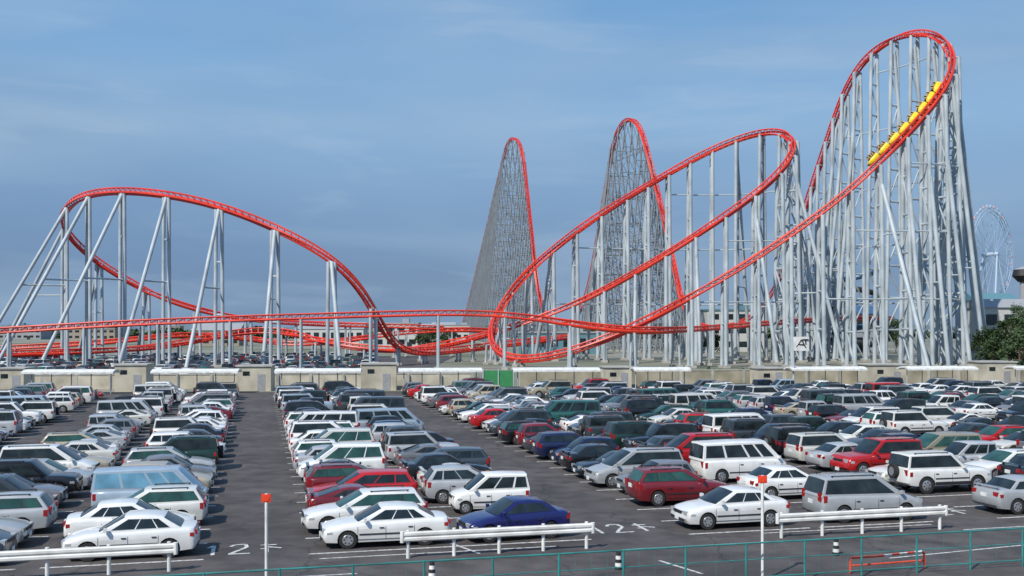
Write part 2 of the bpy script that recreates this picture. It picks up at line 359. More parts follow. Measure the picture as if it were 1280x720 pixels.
def far_edge(X): return 117+(X+60)*11/115.0
lines = MB()
ucols = []
for k in range(-5, 9):
    ucols += [-4.3+k*13.5, -9.85+k*13.5]
for u in sorted(ucols):
    key = None
    for kk, nm in keymap.items():
        if abs(u-kk) < 1.2: key = nm; u = kk
    for s in range(0, 40):
        v = V0+PITCH*s; p = UV(u, v)
        if abs(p.x) > p.y*.6+4 or p.y > far_edge(p.x)-6: continue
        d = None
        if key and s < len(hand[key]): 
            d = hand[key][s]
            if d is None: continue
        else:
            if random.random() < .06: continue
            dark = u > 8
            pool = colw if not dark else colw+['black', 'navy', 'gunmetal', 'green', 'grey', 'black', 'red', 'black', 'gunmetal', 'grey']
            d = (random.choice(kinds), random.choice(pool), random.random() < .5)
        o = car(u, v, *d)
        if key == 'D' and s == 0: o.scale.x = .86; o.rotation_euler.z += .12
    for s in range(-1, 40):
        v = V0+PITCH*(s+.5); p = UV(u, v)
        if p.y > far_edge(p.x)-6 or abs(p.x) > p.y*.62+6: continue
        q = [UV(u-2.45, v-.07, .008), UV(u+2.45, v-.07, .008), UV(u+2.45, v+.07, .008), UV(u-2.45, v+.07, .008)]
        lines.add(q, [(0, 1, 2, 3)], 'roadpaint')
# second car park beyond the tracks (left)
for row in range(7):
    Y = 155+row*16
    for i in range(46):
        X = -Y*.56+i*2.7
        if X > -Y*.13: break
        if random.random() < .25: continue
        o = bpy.data.objects.new("parked_car", CM[random.choice(kinds)]); sc.collection.objects.link(o)
        o.location = (X, Y+random.uniform(-.3, .3), .012); o.rotation_euler = (0, 0, math.pi/2*random.choice((1, -1)))
        o.color = (*COL[random.choice(colw)], 1)

# ---------------------------------------------------------------- ground
g = MB(); g.add([(-5000, -200, 0), (5000, -200, 0), (5000, 9000, 0), (-5000, 9000, 0)], [(0, 1, 2, 3)], 'ground'); g.obj("ground")
a = MB()
a.add([UV(-90, -20, .004), UV(170, -20, .004), (112, 134, .004), (-105, 113, .004)], [(0, 1, 2, 3)], 'asphalt')
a.add([(-200, 150, .004), (-15, 150, .004), (-15, 275, .004), (-200, 275, .004)], [(0, 1, 2, 3)], 'asphalt')
a.obj("car_park_asphalt")
def gline(u0, v0, u1, v1, w=.12):
    p = UV(u0, v0, .008); q = UV(u1, v1, .008); d = (q-p).normalized(); n = Vector((-d.y, d.x, 0))*w/2
    gz[0] += .0004; z = Vector((0, 0, gz[0]))
    lines.add([p-n+z, q-n+z, q+n+z, p+n+z], [(0, 1, 2, 3)], 'roadpaint')
gz = [0.0]
def glyphs(u, v):
    gz[0] = 0
    for st in ([(0, 0, 0, 1.5), (0, 1.5, -.18, 1.15)], [(.55, 1.2, .7, 1.5), (.7, 1.5, 1.05, 1.5), (1.05, 1.5, 1.1, 1.0), (1.1, 1.0, .55, .05), (.5, 0, 1.2, 0)], [(1.75, 0, 1.75, 1.5), (1.75, .9, 2.25, .6), (1.55, .6, 1.75, .6), (1.55, 1.2, 2.1, 1.2)]):
        for x0, y0, x1, y1 in st: gline(u+x0, v+y0, u+x1, v+y1, .13)
glyphs(-1.4, 35.3); glyphs(12.3, 35.6); glyphs(26, 35.8)
gz[0] = 0
for (u0, u1, v) in ((-2, 3, 31.6), (2, 10, 33.9), (12, 17.5, 32.8), (18, 25, 34.2), (25.5, 33, 33.0)): gline(u0, v, u1, v, .1)
gline(7.2, 33.4, 6.6, 35.2); gline(13.2, 29.0, 12.6, 31.0, .12); gline(20, 29.5, 33, 31, .1)
lines.obj("painted_road_markings")

# ---------------------------------------------------------------- guard rails / fence / posts
for (u0, u1) in ((-11.5, -2.4), (4.6, 11.1), (18.0, 24.9), (31.5, 38)):
    b = MB(); v = 33.2
    L = u1-u0
    prof = [(0, -.16), (.05, -.12), (.05, -.05), (0, 0), (.05, .05), (.05, .12), (0, .16), (.01, .17), (-.02, .17), (-.02, -.17)]
    vs = []
    for uu in (u0, u1):
        for (dy, dz) in prof:
            q = UV(uu, v-dy, .72+dz); vs.append(q)
    n = len(prof)
    b.add(vs, [(i, (i+1) % n, n+(i+1) % n, n+i) for i in range(n)]+[tuple(range(n)), tuple(range(2*n-1, n-1, -1))], 'white')
    k = int(L/2)+1
    for i in range(k+1):
        uu = lerp(u0+.2, u1-.2, i/k); b.tube(UV(uu, v+.09, 0), UV(uu, v+.09, .92), .06, 'white', 10, caps=True)
    for uu in (u0, u1): b.tube(UV(uu, v-.0, .54), UV(uu, v, .9), .07, 'white', 10, caps=True)
    b.obj("guard_rail")
b = MB(); fv = 27.5
for i in range(-12, 26):
    u = i*1.9+.6
    b.tube(UV(u, fv, 0), UV(u, fv, 1.22), .035, 'teal', 8, caps=True)
for z, r in ((1.2, .026), (.2, .02), (.72, .014)):
    b.tube(UV(-22, fv, z), UV(48, fv, z), r, 'teal', 8)
for i in range(-12*4, 25*4):
    u = i*.475+.6
    b.tube(UV(u, fv, .2), UV(u, fv, 1.2), .004, 'teal', 4)
b.obj("pipe_fence")
for (px, topy, Y) in ((333, 617, 28.2), (953, 594, 30.5)):
    t = W(px, topy, Y); b = MB()
    b.tube((t.x, t.y, 0), (t.x, t.y, t.z), .045, 'white', 10, caps=True)
    b.tube((t.x, t.y, 0), (t.x, t.y, .05), .12, 'concrete', 12, caps=True)
    b.box((t.x, t.y-.01, t.z-.12), (.26, .07, .22), 'redpaint'); b.tube((t.x, t.y-.06, t.z-.12), (t.x, t.y-.01, t.z-.12), .09, 'redpaint', 14, caps=True)
    b.obj("marker_post", smooth=40)
for (px, by, ) in ((773, 712), (1045, 694), (540, 725)):
    Y = F*H/(by-HZ); X = (px-640)*Y/F; b = MB()
    for i in range(5): b.tube((X, Y, i*.11), (X, Y, i*.11+.11), .12-.01*i, 'black' if i % 2 == 0 else 'white', 12, r2=.12-.01*(i+1), caps=True)
    b.obj("striped_bollard", smooth=40)
b = MB()
pts = [(0, 0), (0, .4), (.08, .48), (.9, .48), (2.5, .55), (2.58, .48), (2.6, 0)]
for i in range(len(pts)-1):
    a0 = UV(17.6+pts[i][0], 27.95, pts[i][1]); a1 = UV(17.6+pts[i+1][0], 27.95, pts[i+1][1])
    n = 6 if (a1-a0).length > 1 else 1
    for j in range(n): b.tube(a0.lerp(a1, j/n), a0.lerp(a1, (j+1)/n), .035, 'orange' if (j % 2 == 0) else 'white', 8)
b.tube(UV(17.6, 27.95, .24), UV(20.18, 27.95, .27), .028, 'orange', 8)
b.obj("pipe_barricade")

# ---------------------------------------------------------------- covered walkways, sheds, walls
def far_pt(px, dy=0):
    t = (px-640)/F; Y = (117+60*11/115.0)/(1-t*11/115.0)+dy
    return Vector((t*Y, Y, 0))
dv = (far_pt(1200)-far_pt(0)).normalized(); dn = Vector((-dv.y, dv.x, 0)); AR = Matrix.Rotation(math.atan2(dv.y, dv.x), 3, 'Z')
for (x0, x1) in ((-110, -20), (32, 146), (192, 300), (345, 452), (498, 602), (640, 748), (790, 860), (985, 1078), (1128, 1215), (1262, 1370)):
    p = far_pt(x0, -1); q = far_pt(x1, -1); b = MB(); c = (p+q)/2; L = (q-p).length
    for j, (dy, z) in enumerate(((-1.5, 2.35), (-.5, 2.6), (.5, 2.6))):
        y2, z2 = ((-.5, 2.6), (.5, 2.6), (1.5, 2.35))[j]
        vs = []
        for pp in (p, q):
            for yy, zz in ((dy, z), (y2, z2), (y2, z2+.2), (dy, z+.2)): vs.append(pp+dn*yy+Vector((0, 0, zz)))
        b.add(vs, [(0, 1, 5, 4), (3, 2, 6, 7), (0, 3, 7, 4), (1, 2, 6, 5), (0, 1, 2, 3), (4, 5, 6, 7)], 'white')
    for i in range(5):
        pp = p.lerp(q, (i+.3)/4.6)
        b.tube(pp, pp+Vector((0, 0, 2.5)), .06, 'steel', 8)
    b.obj("covered_walkway")
def shed(px, wd, h, key='beige', dy=4, dep=3.5, roof='roofgrey'):
    c = far_pt(px, dy); b = MB()
    b.box(c+Vector((0, 0, h/2)), (wd, dep, h), key, AR)
    b.box(c+Vector((0, 0, h+.08)), (wd+.3, dep+.3, .16), 'concrete', AR)
    x = wd*.22
    b.box(c+dv*x-dn*(dep/2)+Vector((0, 0, 1.0)), (.9, .06, 2.0), 'roofgrey', AR)
    b.box(c-dv*x-dn*(dep/2)+Vector((0, 0, h-.8)), (.8, .06, .5), 'glass', AR)
    b.obj("utility_shed")
for px, wd, h in ((168, 3.6, 3.1), (20, 3, 2.7), (320, 4, 2.9), (474, 4.2, 3.1), (770, 3.2, 2.6), (960, 3.5, 2.4), (1103, 5, 2.8), (1240, 4.5, 3.1)): shed(px, wd, h)
b = MB()
for (x0, x1, h, key) in ((-120, 590, 1.7, 'beige'), (650, 1420, 2.0, 'brownwall')):
    p = far_pt(x0, 8); q = far_pt(x1, 8); L = (q-p).length; c = (p+q)/2
    b.box(c+Vector((0, 0, h/2)), (L, .3, h), key, AR)
    b.box(c+Vector((0, 0, h+.06)), (L, .42, .12), 'concrete', AR)
    n = int(L/4)
    for i in range(n+1):
        b.box(p.lerp(q, i/n)-dn*.12+Vector((0, 0, h/2)), (.35, .3, h-.02), 'concrete', AR)
b.obj("boundary_wall")
b = MB(); p = far_pt(604, 2); q = far_pt(642, 2)
b.box((p+q)/2+Vector((0, 0, 1.2)), ((q-p).length, .1, 2.3), 'green', AR)
for t in (0, .5, 1): b.tube(p.lerp(q, t)-dn*.1, p.lerp(q, t)-dn*.1+Vector((0, 0, 2.6)), .07, 'steel', 8)
b.obj("construction_hoarding")
p = far_pt(992, -2); b = MB()
b.tube(p, p+Vector((0, 0, 6.4)), .1, 'steel', 10, caps=True)
b.box(p+Vector((.9, -.12, 5.6)), (1.9, .08, 1.7), 'white', AR)
for (ax, az, bx, bz) in ((-.6, -.4, 0, .5), (0, .5, .5, -.4), (-.35, -.1, .3, -.1), (.1, .5, .85, .5), (.5, .5, .5, 0)):
    b.tube(p+Vector((.9+ax, -.18, 5.6+az)), p+Vector((.9+bx, -.18, 5.6+bz)), .07, 'black', 6)
b.obj("car_park_sign")

# ---------------------------------------------------------------- roller coaster
def catmull(P, step=1.5):
    out = []
    Q = [P[0]*2-P[1]]+P+[P[-1]*2-P[-2]]
    for i in range(1, len(Q)-2):
        p0, p1, p2, p3 = Q[i-1:i+3]; n = max(4, int((p2-p1).length/.7))
        for k in range(n):
            t = k/n
            out.append(.5*((2*p1)+(p2-p0)*t+(2*p0-5*p1+4*p2-p3)*t*t+(3*p1-p0-3*p2+p3)*t**3))
    out.append(P[-1])
    def resample(o, st):
        res = [o[0]]; acc = 0
        for i in range(1, len(o)):
            a_ = o[i-1]; b_ = o[i]; d = (b_-a_).length
            while acc+d >= st:
                t = (st-acc)/d; a_ = a_.lerp(b_, t); res.append(a_.copy()); d = (b_-a_).length; acc = 0
            acc += d
        return res
    r = resample(out, step)
    for _ in range(14):
        r = [r[0]]+[(r[i-1]+r[i]*2+r[i+1])/4 for i in range(1, len(r)-1)]+[r[-1]]
    return resample(r, step)
def frames(P, K=40):
    n = len(P); T = [(P[min(i+1, n-1)]-P[max(i-1, 0)]).normalized() for i in range(n)]
    C = []
    for i in range(n):
        a_ = max(0, i-3); b_ = min(n-1, i+3)
        ta = Vector((T[a_].x, T[a_].y, 0)).normalized(); tb = Vector((T[b_].x, T[b_].y, 0)).normalized()
        c = (tb-ta)/max(1e-3, (b_-a_)*1.5); 
        if c.length > .06: c = c*(.06/c.length)
        C.append(c)
    for _ in range(30): C = [C[0]]+[(C[i-1]+C[i]*2+C[i+1])/4 for i in range(1, n-1)]+[C[-1]]
    Up = []; S = []
    for i in range(n):
        u = Vector((0, 0, 1))+C[i]*K
        s = T[i].cross(u).normalized(); Up.append(s.cross(T[i]).normalized()); S.append(s)
    return T, Up, S, C
coaster = empty("roller_coaster")
track = MB(); sup = MB(); trs = MB()
def lay(P, Up, S, k='red'):
    n = len(P)
    for sg in (-1, 1): track.sweep([P[i]+S[i]*.66*sg for i in range(n)], S, Up, .17, k)
    track.sweep([P[i]-Up[i]*.8+S[i]*.34 for i in range(n)], S, Up, .24, k)
    track.sweep([P[i]-Up[i]*.8-S[i]*.34 for i in range(n)], S, Up, .24, k)
    for i in range(0, n):
        a_ = P[i]+S[i]*.66; c_ = P[i]-S[i]*.66; l1 = P[i]-Up[i]*.8+S[i]*.34; l2 = P[i]-Up[i]*.8-S[i]*.34
        track.tube(a_, c_, .1, k, 4); track.tube(a_, l1, .08, k, 4); track.tube(c_, l2, .08, k, 4)
        if i+1 < n:
            track.tube(l1, P[i+1]+S[i+1]*.66, .07, k, 4); track.tube(l2, P[i+1]-S[i+1]*.66, .07, k, 4)
def tower(mb, top, T, wt, wb, r, step, k, xbr=False, brace=True, base=0.0, side=None):
    s = Vector((-T.y, T.x, 0)).normalized() if side is None else side
    z = top.z
    if z < 1.0: return
    A = top+s*wt; B = top-s*wt; A0 = Vector((top.x, top.y, base))+s*wb; B0 = Vector((top.x, top.y, base))-s*wb
    mb.tube(A0, A, r, k, 8); mb.tube(B0, B, r, k, 8)
    n = max(1, int(z/step))
    for i in range(1, n+1):
        t = i/(n+.0001); t0 = (i-1)/(n+.0001)
        mb.tube(A0.lerp(A, t), B0.lerp(B, t), r*.55, k, 6)
        if brace:
            mb.tube(A0.lerp(A, t0), B0.lerp(B, t), r*.4, k, 5) if i % 2 else mb.tube(B0.lerp(B, t0), A0.lerp(A, t), r*.4, k, 5)
            if xbr: mb.tube(B0.lerp(B, t0), A0.lerp(A, t), r*.4, k, 5) if i % 2 else mb.tube(A0.lerp(A, t0), B0.lerp(B, t), r*.4, k, 5)
    for q in (A0, B0): mb.box((q.x, q.y, .25), (r*4, r*4, .5), 'concrete')
    return A0, A, B0, B
ctrlA = [(572, 408, 715), (579, 403, 700), (590, 362, 660), (607, 292, 592), (623, 224, 530), (633, 184, 497), (641, 171, 485), (649, 176, 478), (655, 205, 470), (663, 275, 459), (671, 345, 449), (679, 388, 442), (690, 402, 432), (708, 403, 416), (724, 390, 404), (737, 350, 393), (747, 295, 382), (758, 230, 368), (769, 172, 353), (784, 147, 341), (798, 153, 333), (811, 192, 325), (825, 250, 318), (839, 315, 311), (853, 375, 303), (870, 403, 294), (900, 409, 284), (940, 395, 275), (972, 350, 267), (997, 285, 259), (1018, 222, 252), (1036, 170, 246), (1056, 115, 240), (1080, 72, 234), (1110, 48, 228), (1142, 38, 221), (1170, 43, 214), (1187, 61, 208), (1188, 90, 203), (1172, 120, 200), (1142, 156, 198), (1105, 193, 197), (1060, 235, 196), (1005, 278, 195), (940, 322, 194), (880, 358, 193), (820, 392, 192), (770, 417, 192), (710, 440, 194), (665, 449, 198), (634, 446, 204), (617, 432, 210), (615, 412, 216), (626, 385, 222), (650, 350, 228), (690, 312, 233), (740, 273, 237), (800, 235, 240), (860, 201, 242), (912, 176, 242), (955, 163, 238), (982, 165, 232), (992, 181, 226), (980, 208, 222), (946, 240, 220), (900, 272, 220), (850, 304, 221), (800, 335, 222), (745, 365, 224), (700, 385, 226), (650, 402, 228), (600, 419, 230), (545, 431, 231), (490, 436, 230), (435, 432, 230), (385, 420, 236), (340, 412, 242), (292, 415, 240), (240, 425, 236), (180, 433, 230), (100, 437, 222), (0, 441, 214), (-80, 443, 210)]
PA = catmull([W(*c) for c in ctrlA]); TA, UA, SA, CA = frames(PA, 42)
lay(PA, UA, SA)
prev = None; prevn = None
acc = 0; kk = 0
for i in range(4, len(PA)-4):
    p = PA[i]-UA[i]*.9; far = p.y > 296
    acc += 1.5
    gap = (9.0 if p.y > 485 else 6.0) if far else (5.5 if p.z > 40 else 6.5 if p.z > 12 else 11.0)
    if acc < gap: continue
    acc = 0; kk += 1
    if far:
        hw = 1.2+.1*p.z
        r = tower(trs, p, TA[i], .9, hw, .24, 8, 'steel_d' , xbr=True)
        if r and prev:
            z = 9.0
            while z < min(r[1].z, prev[1].z):
                for a_, b_ in ((0, 1), (2, 3)):
                    q0 = r[a_].lerp(r[b_], z/r[b_].z); q1 = prev[a_].lerp(prev[b_], z/prev[b_].z)
                    trs.tube(q0, q1, .12, 'steel_d', 5)
                z += 14
        prev = r
    else:
        prev = None
        out = -CA[i]; straight = out.length < .004
        hw = 1.0+.02*p.z
        rr = .42 if p.z > 22 else .34 if p.z > 12 else .26
        r = tower(sup, p, TA[i], .85, hw, rr, 6.5, 'steel', brace=p.z > 20)
        if r and prevn and p.z > 26 and (r[0]-prevn[0]).length < 12:
            z = 13.0
            while z < min(r[1].z, prevn[1].z)-3:
                q0 = r[0].lerp(r[1], z/r[1].z); q1 = prevn[0].lerp(prevn[1], z/prevn[1].z)
                sup.tube(q0, q1, .15, 'steel', 6); z += 13
        prevn = r
        if p.z > 14 and not straight:
            o = out.normalized()
            if p.y <= 201 and p.x < 72: f = .36 if kk % 2 else 0
            elif p.x > 62: f = .07
            else: f = .2 if kk % 2 else 0
            if f == 0: continue
            foot = Vector((p.x, p.y, 0))+o*(p.z*f+2)
            topq = p-Vector((0, 0, p.z*.04))
            sup.tube(foot, topq, .42, 'steel', 8)
            sup.box((foot.x, foot.y, .25), (1.6, 1.6, .5), 'concrete')
            for t in (.35, .68):
                sup.tube(foot.lerp(topq, t), Vector((p.x, p.y, topq.z*t)), .15, 'steel', 6)
ctrlB = [(720, 418, 246), (660, 425, 240), (600, 433, 232), (550, 438, 222), (515, 438, 212), (492, 430, 205), (478, 412, 201), (466, 385, 198), (448, 356, 196), (420, 327, 194), (370, 296, 193), (310, 268, 194), (250, 249, 196), (190, 239, 200), (140, 237, 206), (104, 244, 213), (84, 259, 221), (79, 277, 228), (93, 301, 234), (124, 328, 238), (165, 352, 240), (210, 373, 242), (260, 388, 245), (320, 398, 249), (400, 403, 254), (480, 405, 258), (560, 408, 262)]
PB = catmull([W(*c) for c in ctrlB]); TB, UB, SB, CB = frames(PB, 42); lay(PB, UB, SB)
kk = 0
for i in range(6, len(PB)-4, 8):
    kk += 1
    p = PB[i]-UB[i]*.9; out = -CB[i]
    tower(sup, p, TB[i], .6, .8 if p.z > 8 else .5, .36 if p.z > 8 else .26, 8.0, 'steel', brace=False, side=Vector((TB[i].x, TB[i].y, 0)).normalized())
    if p.z > 12 and out.length > .002:
        o = out.normalized(); left = p.x < -76
        foot = Vector((p.x, p.y, 0))+o*(p.z*(.5 if left else .36)+1)
        sup.tube(foot, p, .38, 'steel', 8); sup.box((foot.x, foot.y, .25), (1.6, 1.6, .5), 'concrete')
        sup.tube(foot.lerp(p, .5), Vector((p.x, p.y, p.z*.5)), .17, 'steel', 6)
ctrlC = [(-150, 416, 168), (-60, 413, 170), (0, 410, 172), (100, 404, 174), (200, 399, 176), (300, 395, 178), (400, 392, 180), (500, 389, 182), (590, 388, 184), (650, 392, 185), (700, 399, 186), (750, 407, 187), (800, 411, 189), (860, 409, 200), (930, 404, 222), (1000, 399, 245), (1060, 396, 262), (1120, 396, 275)]
PC = catmull([W(*c) for c in ctrlC]); TC, UC, SC_, CC = frames(PC, 10); lay(PC, UC, SC_)
for i in range(5, len(PC)-2, 8):
    p = PC[i]-UC[i]*.9; tower(sup, p, TC[i], .5, .9, .24, 9, 'steel', brace=False)
ctrlD = [(-80, 436, 250), (60, 430, 250), (150, 424, 252), (230, 416, 256), (300, 420, 262), (360, 428, 262), (430, 424, 262), (500, 414, 266), (580, 410, 270), (640, 414, 276)]
PD = catmull([W(*c) for c in ctrlD]); TD, UD, SD, CD = frames(PD, 20); lay(PD, UD, SD)
for i in range(5, len(PD)-2, 8):
    p = PD[i]-UD[i]*.9; tower(sup, p, TD[i], .5, .8, .2, 9, 'steel', brace=False)
track.obj("track", coaster, smooth=50); sup.obj("support_columns", coaster, smooth=50); trs.obj("trestle_towers", coaster, smooth=50)

# train
tr = empty("roller_coaster_train")
best = min(range(len(PA)), key=lambda i: (PA[i]-W(1178, 110, 201)).length)
cb = MB()
def hull(mb, stations, k):
    vs = []; n = 8
    for x, w, z0, z1 in stations:
        for (a_, c_) in ((-.8, z0), (-1, lerp(z0, z1, .35)), (-1, lerp(z0, z1, .8)), (-.85, z1), (.85, z1), (1, lerp(z0, z1, .8)), (1, lerp(z0, z1, .35)), (.8, z0)):
            vs.append((x, a_*w, c_))
    fs = [(j*n+i, j*n+(i+1) % n, (j+1)*n+(i+1) % n, (j+1)*n+i) for j in range(len(stations)-1) for i in range(n)]
    fs += [tuple(range(n)), tuple((len(stations)-1)*n+i for i in range(n))]
    mb.add(vs, fs, k)
hull(cb, [(-1.3, .7, .15, .7), (-1.1, .98, .05, 1.0), (.3, 1.0, .0, .9), (.95, .9, .05, .8), (1.3, .55, .15, .6)], 'yellow')
for x in (-.75, .3):
    for y in (-.46, .46):
        cb.box((x-.2, y, 1.25), (.2, .55, .8), 'trim'); cb.box((x-.05, y, 1.0), (.34, .44, .3), 'cloth1')
        cb.box((x-.32, y, 1.3), (.06, .6, .7), 'yellow')
        cb.tube((x, y, 1.05), (x+.03, y, 1.5), .17, 'cloth1', 8, r2=.12, caps=True); cb.tube((x, y, 1.5), (x, y, 1.75), .1, 'skin', 8, r2=.09, caps=True)
        cb.tube((x-.02, y, 1.69), (x-.02, y, 1.81), .11, 'trim', 8, r2=.07, caps=True)
        cb.tube((x+.02, y-.2, 1.4), (x+.35, y-.14, 1.25), .05, 'skin', 6); cb.tube((x+.02, y+.2, 1.4), (x+.35, y+.14, 1.25), .05, 'skin', 6)
for x in (-.8, .8):
    for y in (-.66, .66): cb.tube((x, y-.08, .02), (x, y+.08, .02), .16, 'black', 12, caps=True)
cb.box((1.45, 0, .3), (.4, .12, .12), 'black')
cme = cb.mesh("coaster_car_mesh", 40)
nn = 0; i = best
while nn < 8 and i < len(PA)-2:
    o = bpy.data.objects.new("coaster_car_%d" % (nn+1), cme); sc.collection.objects.link(o); o.parent = tr
    t = TA[i]; u = UA[i]; s = u.cross(t).normalized()
    o.matrix_world = Matrix(((t.x, s.x, u.x, PA[i].x+u.x*.2), (t.y, s.y, u.y, PA[i].y+u.y*.2), (t.z, s.z, u.z, PA[i].z+u.z*.2), (0, 0, 0, 1)))
    i += 2; nn += 1
# ---------------------------------------------------------------- ferris wheel
fw = MB(); c = W(1238, 318, 620); R = 28.0
ang = math.radians(41); ax = Vector((math.cos(ang), math.sin(ang), 0)); nrm = Vector((-ax.y, ax.x, 0))
N = 40
def rp(a_, rr, off): return c+ax*math.cos(a_)*rr+Vector((0, 0, math.sin(a_)*rr))+nrm*off
for off in (-1.4, 1.4):
    for rr in (R, R-2.2):
        for k in range(N*2): fw.tube(rp(math.pi*k/N, rr, off), rp(math.pi*(k+1)/N, rr, off), .17, 'wheelhazy', 5)
    for k in range(N//2): fw.tube(rp(4*math.pi*k/N, 1, off*2), rp(4*math.pi*k/N, R, off), .09, 'wheelhazy', 4)
for k in range(N):
    a_ = 2*math.pi*k/N; fw.tube(rp(a_, R, -1.4), rp(a_, R, 1.4), .12, 'wheelhazy', 4)
    g0 = rp(a_, R+1.2, 0); fw.tube(g0+Vector((0, 0, .8)), g0-Vector((0, 0, .8)), .7, 'wheelpink' if k % 3 == 0 else 'wheelhazy', 8, caps=True)
fw.tube(c-nrm*5, c+nrm*5, 1.2, 'wheelhazy', 10, caps=True)
for s1 in (-1, 1):
    for s2 in (-1, 1): fw.tube(c+nrm*4*s1, Vector((c.x, c.y, 0))+ax*14*s2+nrm*8*s1, .6, 'wheelhazy', 8)
fw.obj("ferris_wheel")

# ---------------------------------------------------------------- buildings
def building(name, px, Y, wd, dep, h, wall='wallpale', roof='roofgrey', gable=False, floors=2):
    X = (px-640)*Y/F; b = MB()
    b.box((X, Y, h/2), (wd, dep, h), wall)
    if gable:
        z = h; b.add([(X-wd/2-.4, Y-dep/2-.4, z), (X+wd/2+.4, Y-dep/2-.4, z), (X+wd/2+.4, Y+dep/2+.4, z), (X-wd/2-.4, Y+dep/2+.4, z), (X-wd/2-.4, Y, z+dep*.22), (X+wd/2+.4, Y, z+dep*.22)], [(0, 1, 5, 4), (2, 3, 4, 5), (0, 4, 3), (1, 2, 5), (0, 3, 2, 1)], roof)
    else:
        b.box((X, Y, h+.25), (wd+.6, dep+.6, .5), roof); b.box((X+wd*.2, Y, h+1.2), (wd*.15, dep*.3, 1.5), roof)
    n = max(2, int(wd/4))
    for fl in range(floors):
        for i in range(n):
            b.box((X-wd/2+(i+.5)*wd/n, Y-dep/2-.02, (fl+.55)*h/floors), (wd/n*.6, .1, h/floors*.4), 'glass')
    b.box((X+wd*.3, Y-dep/2-.06, 1.2), (2, .12, 2.4), 'trim')
    b.obj(name)
building("clubhouse_building", 275, 440, 20, 14, 6.5, 'tancloth', 'roofgrey', True)
building("warehouse_building", 497, 380, 16, 12, 9, 'wallpale', 'roofgrey')
building("warehouse_building", 415, 520, 34, 16, 7, 'wallpale', 'roofgrey', True, 1)
building("office_building", 120, 650, 30, 16, 7, 'tancloth', 'roofgrey')
building("office_building", 20, 680, 40, 16, 7, 'roofgrey', 'roofgrey')
building("warehouse_building", 570, 640, 26, 16, 9, 'wallpale', 'roofgrey')
building("restaurant_building", 1250, 230, 12, 9, 12, 'wallpale', 'roofgrey', True)
building("pavilion_building", 1236, 300, 12, 10, 15.5, 'wallpale', 'roofblue', True)
building("hotel_building", 915, 330, 18, 12, 13, 'wallpale', 'roofblue', False, 3)
building("pavilion_building", 1035, 330, 30, 12, 12, 'roofgrey', 'bluedark', True)
building("station_building", 700, 300, 24, 8, 6, 'roofblue', 'roofgrey', False, 1)
for k in range(22):
    px = random.uniform(-60, 1340); building("distant_house", px, random.uniform(750, 1100), random.uniform(14, 34), 12, random.uniform(5, 10), random.choice(['wallpale', 'tancloth', 'roofgrey']), random.choice(['roofgrey', 'roofblue']), random.random() < .5)
# water slide tower
b = MB(); c0 = W(1030, 330, 300); cx, cy = c0.x, c0.y
for sx in (-1, 1):
    for sy in (-1, 1): b.tube((cx+sx*4, cy+sy*4, 0), (cx+sx*4, cy+sy*4, 26), .4, 'bluedark', 8)
for z in (8, 14, 20, 26): b.box((cx, cy, z), (9.5, 9.5, .4), 'roofgrey')
b.add([(cx-5.5, cy-5.5, 29), (cx+5.5, cy-5.5, 29), (cx+5.5, cy+5.5, 29), (cx-5.5, cy+5.5, 29), (cx, cy, 32)], [(0, 1, 4), (1, 2, 4), (2, 3, 4), (3, 0, 4), (3, 2, 1, 0)], 'bluedark')
for sx in (-1, 1):
    for sy in (-1, 1): b.tube((cx+sx*4, cy+sy*4, 26), (cx+sx*4, cy+sy*4, 29), .2, 'bluedark', 6)
pv = None
for k in range(90):
    a_ = k*.2; q = Vector((cx+9+math.cos(a_)*6, cy+math.sin(a_)*6, 24-k*.24))
    if pv: b.tube(pv, q, .8, 'trim' if (k//15) % 2 else 'bluedark', 8)
    pv = q
b.obj("water_slide_tower")
b = MB(); q = W(1279, 345, 260)
b.tube((q.x, q.y, 0), (q.x, q.y, q.z), .8, 'roofgrey', 12); b.tube((q.x, q.y, q.z-1.5), (q.x, q.y, q.z), 1.2, 'trim', 16, r2=2.6, caps=True)
b.tube((q.x, q.y, q.z), (q.x, q.y, q.z+1.6), 2.6, 'trim', 16, r2=2.2, caps=True); b.tube((q.x, q.y, q.z+1.6), (q.x, q.y, q.z+2.4), 2.3, 'roofgrey', 16, r2=.3, caps=True)
b.obj("observation_tower", smooth=40)
b = MB(); vs = []; n = 120
for i in range(n+1):
    x = -2600+5200*i/n; z = 10+14*abs(math.sin(i*.23))+9*math.sin(i*.61)+random.uniform(0, 4); vs += [(x, 3800, -2), (x, 3800+120, z), (x, 4100, -2)]
b.add(vs, [(3*i, 3*i+3, 3*i+4, 3*i+1) for i in range(n)]+[(3*i+1, 3*i+4, 3*i+5, 3*i+2) for i in range(n)], 'hill'); b.obj("distant_hills")

